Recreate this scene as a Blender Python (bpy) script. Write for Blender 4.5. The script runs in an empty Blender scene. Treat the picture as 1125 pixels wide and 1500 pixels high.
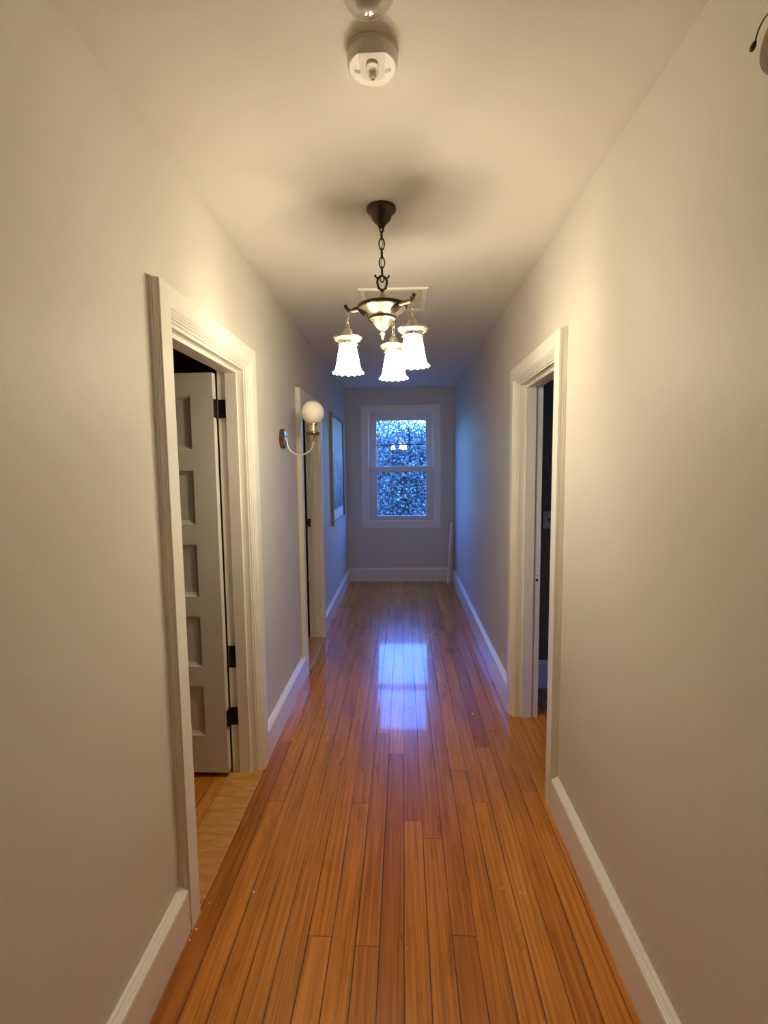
import bpy, bmesh, math, random
from mathutils import Vector, Matrix
S = bpy.context.scene
C = S.collection
PI = math.pi
random.seed(7)

# ------------------------------------------------------------------ dimensions
CAMH = 1.524
XL, XR = -0.741, 0.668           # hallway wall faces
ZC = 2.519                       # ceiling
YE = 6.44                        # window wall face
YB = -1.7                        # wall behind the camera
TL, TR = 0.125, 0.135             # wall thickness left / right
TL2 = 0.10                       # left wall past the first room

# ------------------------------------------------------------------ materials
def mat(name, col=(.8, .8, .8), rough=.5, metal=0., spec=.5, bump=0., bscale=60., coat=0., var=0., vscale=3.):
    m = bpy.data.materials.new(name); m.use_nodes = True
    nt = m.node_tree; b = nt.nodes['Principled BSDF']
    b.inputs['Base Color'].default_value = (*col, 1)
    b.inputs['Roughness'].default_value = rough
    b.inputs['Metallic'].default_value = metal
    b.inputs['Specular IOR Level'].default_value = spec
    b.inputs['Coat Weight'].default_value = coat
    if bump or var:
        tc = nt.nodes.new('ShaderNodeTexCoord')
    if bump:
        n = nt.nodes.new('ShaderNodeTexNoise'); n.inputs['Scale'].default_value = bscale; n.inputs['Detail'].default_value = 4
        bp = nt.nodes.new('ShaderNodeBump'); bp.inputs['Strength'].default_value = bump; bp.inputs['Distance'].default_value = .002
        nt.links.new(tc.outputs['Object'], n.inputs['Vector']); nt.links.new(n.outputs['Fac'], bp.inputs['Height'])
        nt.links.new(bp.outputs['Normal'], b.inputs['Normal'])
    if var:
        n2 = nt.nodes.new('ShaderNodeTexNoise'); n2.inputs['Scale'].default_value = vscale; n2.inputs['Detail'].default_value = 3
        mx = nt.nodes.new('ShaderNodeMix'); mx.data_type = 'RGBA'
        mx.inputs['A'].default_value = (*[c*(1-var) for c in col], 1); mx.inputs['B'].default_value = (*[min(1, c*(1+var)) for c in col], 1)
        nt.links.new(tc.outputs['Object'], n2.inputs['Vector']); nt.links.new(n2.outputs['Fac'], mx.inputs['Factor'])
        nt.links.new(mx.outputs['Result'], b.inputs['Base Color'])
    return m

M = {}
M['wall'] = mat('wall_paint', (.66, .632, .575), .55, bump=.25, bscale=260, spec=.35)
M['ceiling'] = mat('ceiling_paint', (.74, .71, .65), .6, bump=.35, bscale=200, spec=.3)
M['trim'] = mat('trim_paint', (.84, .82, .76), .33, spec=.5)
M['door'] = mat('door_paint', (.70, .67, .61), .38, spec=.5)
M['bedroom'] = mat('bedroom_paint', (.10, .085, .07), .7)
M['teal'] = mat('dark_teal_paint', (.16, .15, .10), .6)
M['roomceil'] = mat('room_ceiling_paint', (.30, .28, .26), .7)
M['bronze'] = mat('dark_bronze', (.055, .038, .026), .38, metal=.85, bump=.2, bscale=90)
M['iron'] = mat('dark_iron_hinge', (.03, .025, .022), .45, metal=.7)
M['pewter'] = mat('aged_pewter', (.50, .45, .34), .36, metal=.85, bump=.35, bscale=140)
M['brass'] = mat('polished_brass', (.80, .60, .30), .16, metal=1.)
M['brasspale'] = mat('pale_brass', (.90, .86, .76), .34, metal=.7)
M['walnut'] = mat('walnut', (.10, .035, .018), .18, coat=.5, var=.35, vscale=25)
M['taupewood'] = mat('brown_fixture', (.16, .115, .07), .45, var=.35, vscale=40, bump=.3, bscale=80)
M['black'] = mat('black_plastic', (.012, .01, .009), .4)
M['plastic'] = mat('off_white_plastic', (.76, .73, .66), .42)
M['plasticgrey'] = mat('grey_plastic', (.62, .58, .51), .45)
M['plasticw'] = mat('white_plastic', (.80, .78, .74), .35)
M['opal'] = mat('opal_glass', (.88, .84, .75), .28, spec=.5, coat=.15)
M['opal'].node_tree.nodes['Principled BSDF'].inputs['Subsurface Weight'].default_value = .2
M['opal'].node_tree.nodes['Principled BSDF'].inputs['Subsurface Radius'].default_value = (.03, .03, .025)
M['frame'] = mat('gilt_wood_frame', (.42, .30, .16), .38, metal=.15, var=.25, vscale=14)
M['framedark'] = mat('dark_frame_edge', (.05, .035, .025), .4)
M['matboard'] = mat('mat_board', (.82, .82, .80), .5)
M['switch'] = mat('ivory_plate', (.62, .58, .50), .4)
M['bark'] = mat('bark', (.12, .10, .09), .9, bump=.8, bscale=20, var=.3, vscale=6)
M['ground'] = mat('garden_ground', (.10, .13, .08), .95, var=.4, vscale=2)
M['speck'] = mat('plaster', (.85, .82, .76), .8)
M['chip'] = mat('wood_chip', (.50, .30, .14), .7)
M['vinyl'] = mat('window_vinyl', (.74, .73, .72), .3)
M['muntin'] = mat('muntin_bar', (.05, .06, .09), .4)

def nd(nt, t, **kw):
    n = nt.nodes.new(t)
    for k, v in kw.items(): setattr(n, k, v)
    return n
def math_(nt, op, a, b=None, c=None):
    n = nd(nt, 'ShaderNodeMath', operation=op)
    for i, v in enumerate((a, b, c)):
        if v is None: continue
        if isinstance(v, (int, float)): n.inputs[i].default_value = v
        else: nt.links.new(v, n.inputs[i])
    return n.outputs[0]

def floor_material():
    m = bpy.data.materials.new('fir_floor_boards'); m.use_nodes = True
    nt = m.node_tree; b = nt.nodes['Principled BSDF']; L = nt.links.new
    tc = nd(nt, 'ShaderNodeTexCoord'); sp = nd(nt, 'ShaderNodeSeparateXYZ'); L(tc.outputs['Object'], sp.inputs[0])
    W, X0 = .0782, -.008
    u = math_(nt, 'DIVIDE', math_(nt, 'SUBTRACT', sp.outputs['X'], X0), W)
    iu = math_(nt, 'FLOOR', u); fu = math_(nt, 'FRACT', u)
    wn = nd(nt, 'ShaderNodeTexWhiteNoise', noise_dimensions='1D'); L(iu, wn.inputs['W'])
    ln = math_(nt, 'MULTIPLY_ADD', wn.outputs['Value'], 1.3, 1.15)
    v = math_(nt, 'ADD', math_(nt, 'DIVIDE', sp.outputs['Y'], ln), math_(nt, 'MULTIPLY', wn.outputs['Value'], 37.7))
    iv = math_(nt, 'FLOOR', v); fv = math_(nt, 'FRACT', v)
    cmb = nd(nt, 'ShaderNodeCombineXYZ'); L(iu, cmb.inputs[0]); L(iv, cmb.inputs[1])
    wn2 = nd(nt, 'ShaderNodeTexWhiteNoise', noise_dimensions='2D'); L(cmb.outputs[0], wn2.inputs['Vector'])
    # board tint
    rp = nd(nt, 'ShaderNodeValToRGB'); L(wn2.outputs['Value'], rp.inputs[0])
    e = rp.color_ramp.elements
    e[0].position = 0; e[0].color = (.46, .160, .022, 1)
    e[1].position = 1; e[1].color = (.72, .305, .045, 1)
    for p, c in ((.12, (.57, .210, .027, 1)), (.5, (.63, .245, .033, 1)), (.85, (.68, .275, .037, 1))):
        x = rp.color_ramp.elements.new(p); x.color = c
    # grain: stretched noise, offset per board
    off = nd(nt, 'ShaderNodeCombineXYZ')
    L(math_(nt, 'MULTIPLY', wn2.outputs['Value'], 19.), off.inputs[0]); L(math_(nt, 'MULTIPLY', wn.outputs['Value'], 31.), off.inputs[1])
    va = nd(nt, 'ShaderNodeVectorMath', operation='ADD'); L(tc.outputs['Object'], va.inputs[0]); L(off.outputs[0], va.inputs[1])
    def stretched(sx, sy, scale, detail, dist=0.):
        mp = nd(nt, 'ShaderNodeMapping'); mp.inputs['Scale'].default_value = (sx, sy, 1); L(va.outputs[0], mp.inputs['Vector'])
        n = nd(nt, 'ShaderNodeTexNoise'); n.inputs['Scale'].default_value = scale; n.inputs['Detail'].default_value = detail
        n.inputs['Distortion'].default_value = dist
        L(mp.outputs[0], n.inputs['Vector']); return n.outputs['Fac']
    g1 = stretched(55, 1.3, 1.6, 6, .12); g2 = stretched(300, 4., 1.3, 4); g3 = stretched(6, 1.4, 2.2, 4)
    mx = nd(nt, 'ShaderNodeMix', data_type='RGBA', blend_type='MULTIPLY'); mx.inputs['Factor'].default_value = 1
    gr = nd(nt, 'ShaderNodeValToRGB'); L(g1, gr.inputs[0])
    gr.color_ramp.elements[0].position = .30; gr.color_ramp.elements[0].color = (.60, .50, .42, 1)
    gr.color_ramp.elements[1].position = .62; gr.color_ramp.elements[1].color = (1.08, 1.05, 1.04, 1)
    L(rp.outputs[0], mx.inputs['A']); L(gr.outputs[0], mx.inputs['B'])
    m2 = nd(nt, 'ShaderNodeMix', data_type='RGBA', blend_type='MULTIPLY'); m2.inputs['Factor'].default_value = 1
    g2r = nd(nt, 'ShaderNodeMapRange'); L(g2, g2r.inputs['Value'])
    g2r.inputs['From Min'].default_value = .3; g2r.inputs['From Max'].default_value = .7; g2r.inputs['To Min'].default_value = .86; g2r.inputs['To Max'].default_value = 1.08
    L(mx.outputs['Result'], m2.inputs['A']); L(g2r.outputs[0], m2.inputs['B'])
    m3 = nd(nt, 'ShaderNodeMix', data_type='RGBA', blend_type='MULTIPLY'); m3.inputs['Factor'].default_value = 1
    g3r = nd(nt, 'ShaderNodeMapRange'); L(g3, g3r.inputs['Value'])
    g3r.inputs['From Min'].default_value = .3; g3r.inputs['From Max'].default_value = .7; g3r.inputs['To Min'].default_value = .88; g3r.inputs['To Max'].default_value = 1.06
    L(m2.outputs['Result'], m3.inputs['A']); L(g3r.outputs[0], m3.inputs['B'])
    # seams of varying width
    ns = nd(nt, 'ShaderNodeTexNoise'); ns.inputs['Scale'].default_value = 1.7; ns.inputs['Detail'].default_value = 3
    L(va.outputs[0], ns.inputs['Vector'])
    wseam = math_(nt, 'MULTIPLY_ADD', ns.outputs['Fac'], .100, -.026)
    edge = math_(nt, 'MINIMUM', fu, math_(nt, 'SUBTRACT', 1., fu))
    s1 = math_(nt, 'LESS_THAN', edge, wseam)
    wj = math_(nt, 'DIVIDE', .0016, ln)
    s2 = math_(nt, 'LESS_THAN', math_(nt, 'MINIMUM', fv, math_(nt, 'SUBTRACT', 1., fv)), wj)
    seam = math_(nt, 'MAXIMUM', s1, math_(nt, 'MULTIPLY', s2, .8))
    # knots
    vo = nd(nt, 'ShaderNodeTexVoronoi', feature='F1'); mpv = nd(nt, 'ShaderNodeMapping'); mpv.inputs['Scale'].default_value = (3.2, 1.3, 1)
    L(tc.outputs['Object'], mpv.inputs['Vector']); L(mpv.outputs[0], vo.inputs['Vector']); vo.inputs['Scale'].default_value = 1.6
    kn = math_(nt, 'LESS_THAN', vo.outputs['Distance'], .022)
    dark = math_(nt, 'MAXIMUM', math_(nt, 'MULTIPLY', seam, .82), math_(nt, 'MULTIPLY', kn, .65))
    m4 = nd(nt, 'ShaderNodeMix', data_type='RGBA'); L(dark, m4.inputs['Factor'])
    L(m3.outputs['Result'], m4.inputs['A']); m4.inputs['B'].default_value = (.035, .012, .006, 1)
    L(m4.outputs['Result'], b.inputs['Base Color'])
    rr = nd(nt, 'ShaderNodeMapRange'); L(g3, rr.inputs['Value']); rr.inputs['To Min'].default_value = .22; rr.inputs['To Max'].default_value = .36
    L(math_(nt, 'ADD', rr.outputs[0], math_(nt, 'MULTIPLY', seam, .4)), b.inputs['Roughness'])
    b.inputs['Specular IOR Level'].default_value = .35; b.inputs['Coat Weight'].default_value = .6; b.inputs['Coat IOR'].default_value = 1.38; b.inputs['Coat Roughness'].default_value = .06
    # height: cupped boards, open seams, slight waves
    cup = math_(nt, 'MULTIPLY', math_(nt, 'POWER', math_(nt, 'ABSOLUTE', math_(nt, 'SUBTRACT', fu, .5)), 2.), -.6)
    wav = stretched(2, 1.0, 3.5, 2)
    h = math_(nt, 'ADD', cup, math_(nt, 'ADD', math_(nt, 'MULTIPLY', wav, .45), math_(nt, 'ADD', math_(nt, 'MULTIPLY', g1, .05), math_(nt, 'MULTIPLY', seam, -.8))))
    bp = nd(nt, 'ShaderNodeBump'); bp.inputs['Strength'].default_value = .55; bp.inputs['Distance'].default_value = .0016
    L(h, bp.inputs['Height']); L(bp.outputs['Normal'], b.inputs['Normal']); L(bp.outputs['Normal'], b.inputs['Coat Normal'])
    return m
M['floor'] = floor_material()

def wood_cross(name, c0, c1):            # saddle board with grain
    m = mat(name, c0, .3); nt = m.node_tree; b = nt.nodes['Principled BSDF']
    tc = nd(nt, 'ShaderNodeTexCoord'); mp = nd(nt, 'ShaderNodeMapping'); mp.inputs['Scale'].default_value = (3, 14, 1); mp.inputs['Rotation'].default_value = (0, 0, .5)
    n = nd(nt, 'ShaderNodeTexNoise'); n.inputs['Scale'].default_value = 3; n.inputs['Detail'].default_value = 5; n.inputs['Distortion'].default_value = .8
    r = nd(nt, 'ShaderNodeValToRGB'); r.color_ramp.elements[0].color = (*c0, 1); r.color_ramp.elements[1].color = (*c1, 1)
    r.color_ramp.elements[0].position = .3; r.color_ramp.elements[1].position = .7
    L = nt.links.new; L(tc.outputs['Object'], mp.inputs[0]); L(mp.outputs[0], n.inputs['Vector']); L(n.outputs['Fac'], r.inputs[0]); L(r.outputs[0], b.inputs['Base Color'])
    return m
M['saddle'] = wood_cross('maple_saddle', (.52, .23, .055), (.74, .40, .12))

def glass_material(name, tint=(1, 1, 1), rough=0.0, refl=.04):
    m = bpy.data.materials.new(name); m.use_nodes = True; nt = m.node_tree; nt.nodes.clear(); L = nt.links.new
    o = nd(nt, 'ShaderNodeOutputMaterial'); mx = nd(nt, 'ShaderNodeMixShader'); t = nd(nt, 'ShaderNodeBsdfTransparent'); g = nd(nt, 'ShaderNodeBsdfGlossy')
    t.inputs[0].default_value = (*tint, 1); g.inputs['Roughness'].default_value = rough
    f = nd(nt, 'ShaderNodeLayerWeight'); f.inputs['Blend'].default_value = .5
    k = math_(nt, 'MULTIPLY_ADD', math_(nt, 'POWER', f.outputs['Facing'], 4.5), .85, refl)
    L(k, mx.inputs[0]); L(t.outputs[0], mx.inputs[1]); L(g.outputs[0], mx.inputs[2]); L(mx.outputs[0], o.inputs[0])
    return m
M['glass'] = glass_material('window_glass', (.97, .98, 1.))
M['clearglass'] = glass_material('clear_glass_globe', (.93, .93, .92), .02, .08)

def emis(name, col, strength):
    m = bpy.data.materials.new(name); m.use_nodes = True; nt = m.node_tree; nt.nodes.clear()
    o = nd(nt, 'ShaderNodeOutputMaterial'); e = nd(nt, 'ShaderNodeEmission'); e.inputs[0].default_value = (*col, 1); e.inputs[1].default_value = strength
    nt.links.new(e.outputs[0], o.inputs[0]); return m
LAMP = (1., .835, .585)
M['bulb'] = emis('lit_bulb', LAMP, 165.)
def shade_material():
    m = bpy.data.materials.new('lit_frosted_glass'); m.use_nodes = True; nt = m.node_tree; nt.nodes.clear(); L = nt.links.new
    o = nd(nt, 'ShaderNodeOutputMaterial'); e = nd(nt, 'ShaderNodeEmission'); e.inputs[0].default_value = (1., .86, .62, 1); e.inputs[1].default_value = 6.5
    t = nd(nt, 'ShaderNodeBsdfTransparent'); t.inputs[0].default_value = (.80, .80, .78, 1)
    tl = nd(nt, 'ShaderNodeBsdfTranslucent'); tl.inputs[0].default_value = (.9, .87, .82, 1)
    m1 = nd(nt, 'ShaderNodeMixShader'); m1.inputs[0].default_value = .28
    L(t.outputs[0], m1.inputs[1]); L(tl.outputs[0], m1.inputs[2])
    ad = nd(nt, 'ShaderNodeAddShader'); L(m1.outputs[0], ad.inputs[0]); L(e.outputs[0], ad.inputs[1]); L(ad.outputs[0], o.inputs[0])
    return m
M['shade'] = shade_material()

def leaf_material(name, a, b_):
    m = mat(name, a, .55); nt = m.node_tree; b = nt.nodes['Principled BSDF']; L = nt.links.new
    g = nd(nt, 'ShaderNodeNewGeometry'); r = nd(nt, 'ShaderNodeValToRGB')
    r.color_ramp.elements[0].color = (*a, 1); r.color_ramp.elements[1].color = (*b_, 1); r.color_ramp.elements[1].position = .95
    L(g.outputs['Random Per Island'], r.inputs[0]); L(r.outputs[0], b.inputs['Base Color'])
    b.inputs['Transmission Weight'].default_value = 0
    return m
M['leafA'] = leaf_material('grey_green_leaves', (.008, .014, .011), (.15, .19, .14))
M['leafB'] = leaf_material('olive_leaves', (.012, .016, .008), (.22, .22, .12))
M['leafC'] = leaf_material('pale_leaves', (.010, .014, .013), (.27, .29, .26))

def picture_material():
    m = mat('seaside_print', (.7, .7, .7), .5); nt = m.node_tree; b = nt.nodes['Principled BSDF']; L = nt.links.new
    b.inputs['Coat Roughness'].default_value = .04
    tc = nd(nt, 'ShaderNodeTexCoord'); sp = nd(nt, 'ShaderNodeSeparateXYZ'); L(tc.outputs['Object'], sp.inputs[0])
    n = nd(nt, 'ShaderNodeTexNoise'); n.inputs['Scale'].default_value = 7; n.inputs['Detail'].default_value = 7; n.inputs['Distortion'].default_value = 1.2
    mp = nd(nt, 'ShaderNodeMapping'); mp.inputs['Scale'].default_value = (1, 1.6, .8); L(tc.outputs['Object'], mp.inputs[0]); L(mp.outputs[0], n.inputs['Vector'])
    hgt = nd(nt, 'ShaderNodeMapRange'); L(sp.outputs['Z'], hgt.inputs['Value']); hgt.inputs['From Min'].default_value = .10; hgt.inputs['From Max'].default_value = .95
    hgt.inputs['To Min'].default_value = .30; hgt.inputs['To Max'].default_value = -.22
    a = math_(nt, 'ADD', n.outputs['Fac'], hgt.outputs[0])
    r = nd(nt, 'ShaderNodeValToRGB'); L(a, r.inputs[0])
    r.color_ramp.elements[0].position = .38; r.color_ramp.elements[0].color = (.66, .68, .70, 1)
    r.color_ramp.elements[1].position = .78; r.color_ramp.elements[1].color = (.08, .11, .14, 1)
    x = r.color_ramp.elements.new(.58); x.color = (.30, .34, .38, 1)
    L(r.outputs[0], b.inputs['Base Color']); return m
M['print'] = picture_material()

# ------------------------------------------------------------------ object helpers
def obj(name, bm, m, parent=None, smooth=False, loc=None, kind=None):
    bmesh.ops.recalc_face_normals(bm, faces=bm.faces)
    me = bpy.data.meshes.new(name); bm.to_mesh(me); bm.free()
    ms = m if isinstance(m, (list, tuple)) else [m]
    for k in ms: me.materials.append(M[k] if isinstance(k, str) else k)
    if smooth:
        for p in me.polygons: p.use_smooth = True
    o = bpy.data.objects.new(name, me); C.objects.link(o)
    if parent: o.parent = parent
    if loc is not None: o.location = loc
    if kind: o['kind'] = kind
    return o
def smooth_angle(o, deg=35):
    me = o.data
    for p in me.polygons: p.use_smooth = True
    bm = bmesh.new(); bm.from_mesh(me)
    for e in bm.edges:
        if len(e.link_faces) == 2 and e.calc_face_angle(0) > math.radians(deg): e.smooth = False
    bm.to_mesh(me); bm.free(); return o
def thing(name, label, cat, loc=(0, 0, 0), rz=0, group=None, kind=None):
    o = bpy.data.objects.new(name, None); C.objects.link(o); o.location = loc; o.rotation_euler = (0, 0, rz)
    o.empty_display_size = .05
    if label: o['label'] = label; o['category'] = cat
    if group: o['group'] = group
    if kind: o['kind'] = kind
    return o
def tag(o, label, cat, group=None, kind=None):
    o['label'] = label; o['category'] = cat
    if group: o['group'] = group
    if kind: o['kind'] = kind
    return o
def box(bm, x0, x1, y0, y1, z0, z1, bev=0., mi=0):
    r = bmesh.ops.create_cube(bm, size=1)
    vs = r['verts']
    sx, sy, sz = x1-x0, y1-y0, z1-z0
    for v in vs: v.co = Vector((x0+(v.co.x+.5)*sx, y0+(v.co.y+.5)*sy, z0+(v.co.z+.5)*sz))
    fs = list({f for v in vs for f in v.link_faces})
    for f in fs: f.material_index = mi
    if bev: bmesh.ops.bevel(bm, geom=list({e for v in vs for e in v.link_edges}), offset=bev, segments=2, affect='EDGES', profile=.5)
def lathe(bm, prof, n=32, mtx=None, close=False):
    """prof: list of (r, z) ; revolve about z"""
    rings = []
    for r, z in prof:
        if r < 1e-6: rings.append([bm.verts.new((0, 0, z))])
        else: rings.append([bm.verts.new((r*math.cos(2*PI*i/n), r*math.sin(2*PI*i/n), z)) for i in range(n)])
    pr = list(zip(rings, rings[1:])) + ([(rings[-1], rings[0])] if close else [])
    for a, b in pr:
        for i in range(n):
            j = (i+1) % n
            if len(a) == 1 and len(b) == 1: continue
            if len(a) == 1: bm.faces.new((a[0], b[i], b[j]))
            elif len(b) == 1: bm.faces.new((a[i], a[j], b[0]))
            else: bm.faces.new((a[i], a[j], b[j], b[i]))
    if mtx is not None: bmesh.ops.transform(bm, matrix=mtx, verts=[v for r in rings for v in r])
def tube(bm, pts, rad, n=10, closed=False):
    pts = [Vector(p) for p in pts]; N = len(pts)
    rads = rad if isinstance(rad, (list, tuple)) else [rad]*N
    rings = []; up = None
    for i, p in enumerate(pts):
        if closed: t = pts[(i+1) % N]-pts[i-1]
        else: t = pts[min(i+1, N-1)]-pts[max(i-1, 0)]
        t.normalize()
        if up is None:
            up = Vector((0, 0, 1)) if abs(t.z) < .9 else Vector((1, 0, 0))
        s = t.cross(up).normalized(); up = s.cross(t).normalized()
        rings.append([bm.verts.new(p+rads[i]*(s*math.cos(2*PI*k/n)+up*math.sin(2*PI*k/n))) for k in range(n)])
    rng = range(N) if closed else range(N-1)
    for i in rng:
        a, b = rings[i], rings[(i+1) % N]
        for k in range(n):
            bm.faces.new((a[k], a[(k+1) % n], b[(k+1) % n], b[k]))
    if not closed:
        bm.faces.new(rings[0][::-1]); bm.faces.new(rings[-1])
def ball(bm, c, r, seg=16, scale=(1, 1, 1), mtx=None):
    q = bmesh.ops.create_uvsphere(bm, u_segments=seg, v_segments=max(6, seg//2), radius=r)
    for v in q['verts']:
        v.co = Vector((v.co.x*scale[0], v.co.y*scale[1], v.co.z*scale[2]))
        if mtx is not None: v.co = mtx @ v.co
        v.co += Vector(c)
def sweep(bm, prof, stations, closed_path=False):
    """stations: list of functions (u,t)->xyz ; prof closed polygon of (u,t)"""
    rings = [[bm.verts.new(f(u, t)) for u, t in prof] for f in stations]
    n = len(prof)
    pairs = list(zip(rings, rings[1:])) + ([(rings[-1], rings[0])] if closed_path else [])
    for a, b in pairs:
        for i in range(n):
            j = (i+1) % n; bm.faces.new((a[i], a[j], b[j], b[i]))
    if not closed_path:
        bm.faces.new(rings[0][::-1]); bm.faces.new(rings[-1])

# ------------------------------------------------------------------ camera
cam = bpy.data.cameras.new('camera'); co = bpy.data.objects.new('camera', cam); C.objects.link(co)
F, pitch, yaw, roll = 719.6, -.0929, -.0397, -.011
f = Vector((math.sin(yaw)*math.cos(pitch), math.cos(yaw)*math.cos(pitch), math.sin(pitch)))
r = Vector((math.cos(yaw), -math.sin(yaw), 0)); u = r.cross(f)
r2 = r*math.cos(roll)+u*math.sin(roll); u2 = -r*math.sin(roll)+u*math.cos(roll)
co.matrix_world = Matrix(((r2.x, u2.x, -f.x, 0), (r2.y, u2.y, -f.y, 0), (r2.z, u2.z, -f.z, CAMH), (0, 0, 0, 1)))
cam.sensor_fit = 'HORIZONTAL'; cam.sensor_width = 36; cam.lens = 36*F/1125; cam.clip_start = .02; cam.clip_end = 200
S.camera = co

# ------------------------------------------------------------------ openings
CW = .100                        # casing width; a, b, h: clear opening
D1 = dict(y0=1.460, y1=2.416, zt=2.089, a=1.564, b=2.310, h=1.977)
D2 = dict(y0=3.428, y1=4.348, zt=2.078, a=3.532, b=4.244, h=1.974)
D3 = dict(y0=2.062, y1=2.990, zt=2.081, a=2.166, b=2.885, h=1.974)

# ------------------------------------------------------------------ shell
def wall_x(name, xa, xb, y0, y1, holes, m='wall'):
    """wall slab between x=xa and xb running along y, holes: (ya,yb,ztop)"""
    bm = bmesh.new(); y = y0
    for ya, yb, zt in holes:
        box(bm, xa, xb, y, ya, 0, ZC); box(bm, xa, xb, ya, yb, zt, ZC); y = yb
    box(bm, xa, xb, y, y1, 0, ZC)
    bmesh.ops.remove_doubles(bm, verts=bm.verts, dist=1e-5)
    return obj(name, bm, m, kind='structure')
h = lambda d: (d['a']-.02, d['b']+.02, d['h']+.02)
PY1, PY2 = 3.0, 3.08             # partition between the two left rooms
wall_x('wall_left', XL-TL, XL, YB, PY1, [h(D1)])
wall_x('wall_left_far', XL-TL2, XL, PY1, YE, [h(D2)])
wall_x('wall_right', XR, XR+TR, YB, YE, [h(D3)])
# window wall
WX0, WX1, WZ0, WZ1 = -.449, .389, .795, 2.212    # rough opening
bm = bmesh.new()
YW = YE+.14
box(bm, -4.2, WX0, YE, YW, 0, ZC); box(bm, WX1, 4.2, YE, YW, 0, ZC)
box(bm, WX0, WX1, YE, YW, 0, WZ0); box(bm, WX0, WX1, YE, YW, WZ1, ZC)
obj('wall_front', bm, 'wall', kind='structure')
bm = bmesh.new(); box(bm, -4.2, 4.2, YB-.1, YB, 0, ZC); obj('wall_back', bm, 'wall', kind='structure')
# rooms behind the doors
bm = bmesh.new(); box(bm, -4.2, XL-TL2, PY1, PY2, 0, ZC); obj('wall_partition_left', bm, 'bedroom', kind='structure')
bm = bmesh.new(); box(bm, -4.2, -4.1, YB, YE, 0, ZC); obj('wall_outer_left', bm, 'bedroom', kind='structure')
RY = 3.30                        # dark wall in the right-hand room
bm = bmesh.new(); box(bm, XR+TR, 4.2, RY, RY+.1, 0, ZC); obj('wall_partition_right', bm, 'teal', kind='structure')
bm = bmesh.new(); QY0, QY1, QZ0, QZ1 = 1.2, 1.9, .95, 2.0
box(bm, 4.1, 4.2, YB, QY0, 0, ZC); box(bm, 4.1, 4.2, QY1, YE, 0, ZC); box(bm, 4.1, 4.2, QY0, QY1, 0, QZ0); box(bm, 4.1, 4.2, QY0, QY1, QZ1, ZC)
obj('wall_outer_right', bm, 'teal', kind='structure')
w2 = thing('added_window', None, None, kind='structure'); bm = bmesh.new()  # unseen window, added to let faint dusk light into the right-hand room
for q in ((QY0, QY0+.05, QZ0, QZ1), (QY1-.05, QY1, QZ0, QZ1), (QY0+.05, QY1-.05, QZ0, QZ0+.05), (QY0+.05, QY1-.05, QZ1-.05, QZ1), (QY0+.05, QY1-.05, 1.45, 1.49)): box(bm, 4.08, 4.16, *q)
obj('frame', bm, 'trim', w2)
bm = bmesh.new(); box(bm, 4.12, 4.124, QY0+.04, QY1-.04, QZ0+.04, QZ1-.04); obj('pane', bm, 'glass', w2)
bm = bmesh.new(); box(bm, -4.2, 4.2, YB-.1, YW, -.12, 0); obj('floor', bm, 'floor', kind='structure')
bm = bmesh.new(); box(bm, -4.2, 4.2, YB-.1, YW, ZC, ZC+.15); obj('ceiling', bm, 'ceiling', kind='structure')

# ------------------------------------------------------------------ baseboards
def base_prof(hh, t=.030):
    return [(0, 0), (t, 0), (t, hh-.020), (t-.002, hh-.014), (t-.006, hh-.012), (t-.007, hh-.0095), (t-.012, hh-.0085),
            (t-.018, hh-.0045), (t-.019, hh-.002), (t-.023, hh-.0012), (.004, hh), (0, hh)]
def baseboard_x(name, x, sgn, segs, hh=.162, m='trim'):
    bm = bmesh.new()
    for y0, y1 in segs:
        sweep(bm, base_prof(hh), [lambda a, b, y=y0: (x+sgn*a, y, b), lambda a, b, y=y1: (x+sgn*a, y, b)])
    return obj(name, bm, m, kind='structure')
baseboard_x('baseboard_left', XL, 1, [(YB, D1['y0']), (D1['y1'], D2['y0']), (D2['y1'], YE)])
baseboard_x('baseboard_right', XR, -1, [(YB, D3['y0']), (D3['y1'], YE)])
def baseboard_y(name, y, x0, x1, hh):
    bm = bmesh.new()
    sweep(bm, base_prof(hh, .028), [lambda a, b: (x0, y-a, b), lambda a, b: (x1, y-a, b)])
    return obj(name, bm, 'trim', kind='structure')
baseboard_y('baseboard_front', YE, XL+.030, XR-.030, .178)
baseboard_y('baseboard_right_room', RY, XR+TR, 4.1, .19)

# ------------------------------------------------------------------ doors
CASE = [(0, 0), (.0005, .0035), (.0038, .0038), (.0038, .0052), (.001, .0055), (.002, .0105), (.0052, .0108), (.0052, .0122), (.0035, .0126), (.0050, .0225), (.0068, .0229), (.0068, .0243), (.0042, .0246),
        (.0052, .0290), (.0085, .0293), (.0085, .0307), (.0058, .0310), (.0065, .0342), (.0075, .035),
        (.068, .035), (.0695, .0315), (.0720, .0315), (.0745, .0300), (.0755, .0265), (.0785, .0260), (.0810, .0240), (.0820, .0195), (.0850, .0190),
        (.0875, .0170), (.0885, .0120), (.0920, .0115), (.0950, .0095), (.0950, 0)]
CASE = [(a*CW/.095 if a < .03 else a+.005, t*.032/.035) for a, t in CASE]
def casing(parent, x, sgn, d):
    y0, y1, zt = d['y0'], d['y1'], d['zt']
    bm = bmesh.new()
    sweep(bm, CASE, [lambda a, t: (x+sgn*t, y0+a, 0), lambda a, t: (x+sgn*t, y0+a, zt-a),
                     lambda a, t: (x+sgn*t, y1-a, zt-a), lambda a, t: (x+sgn*t, y1-a, 0)])
    return obj('casing', bm, 'trim', parent)
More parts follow.
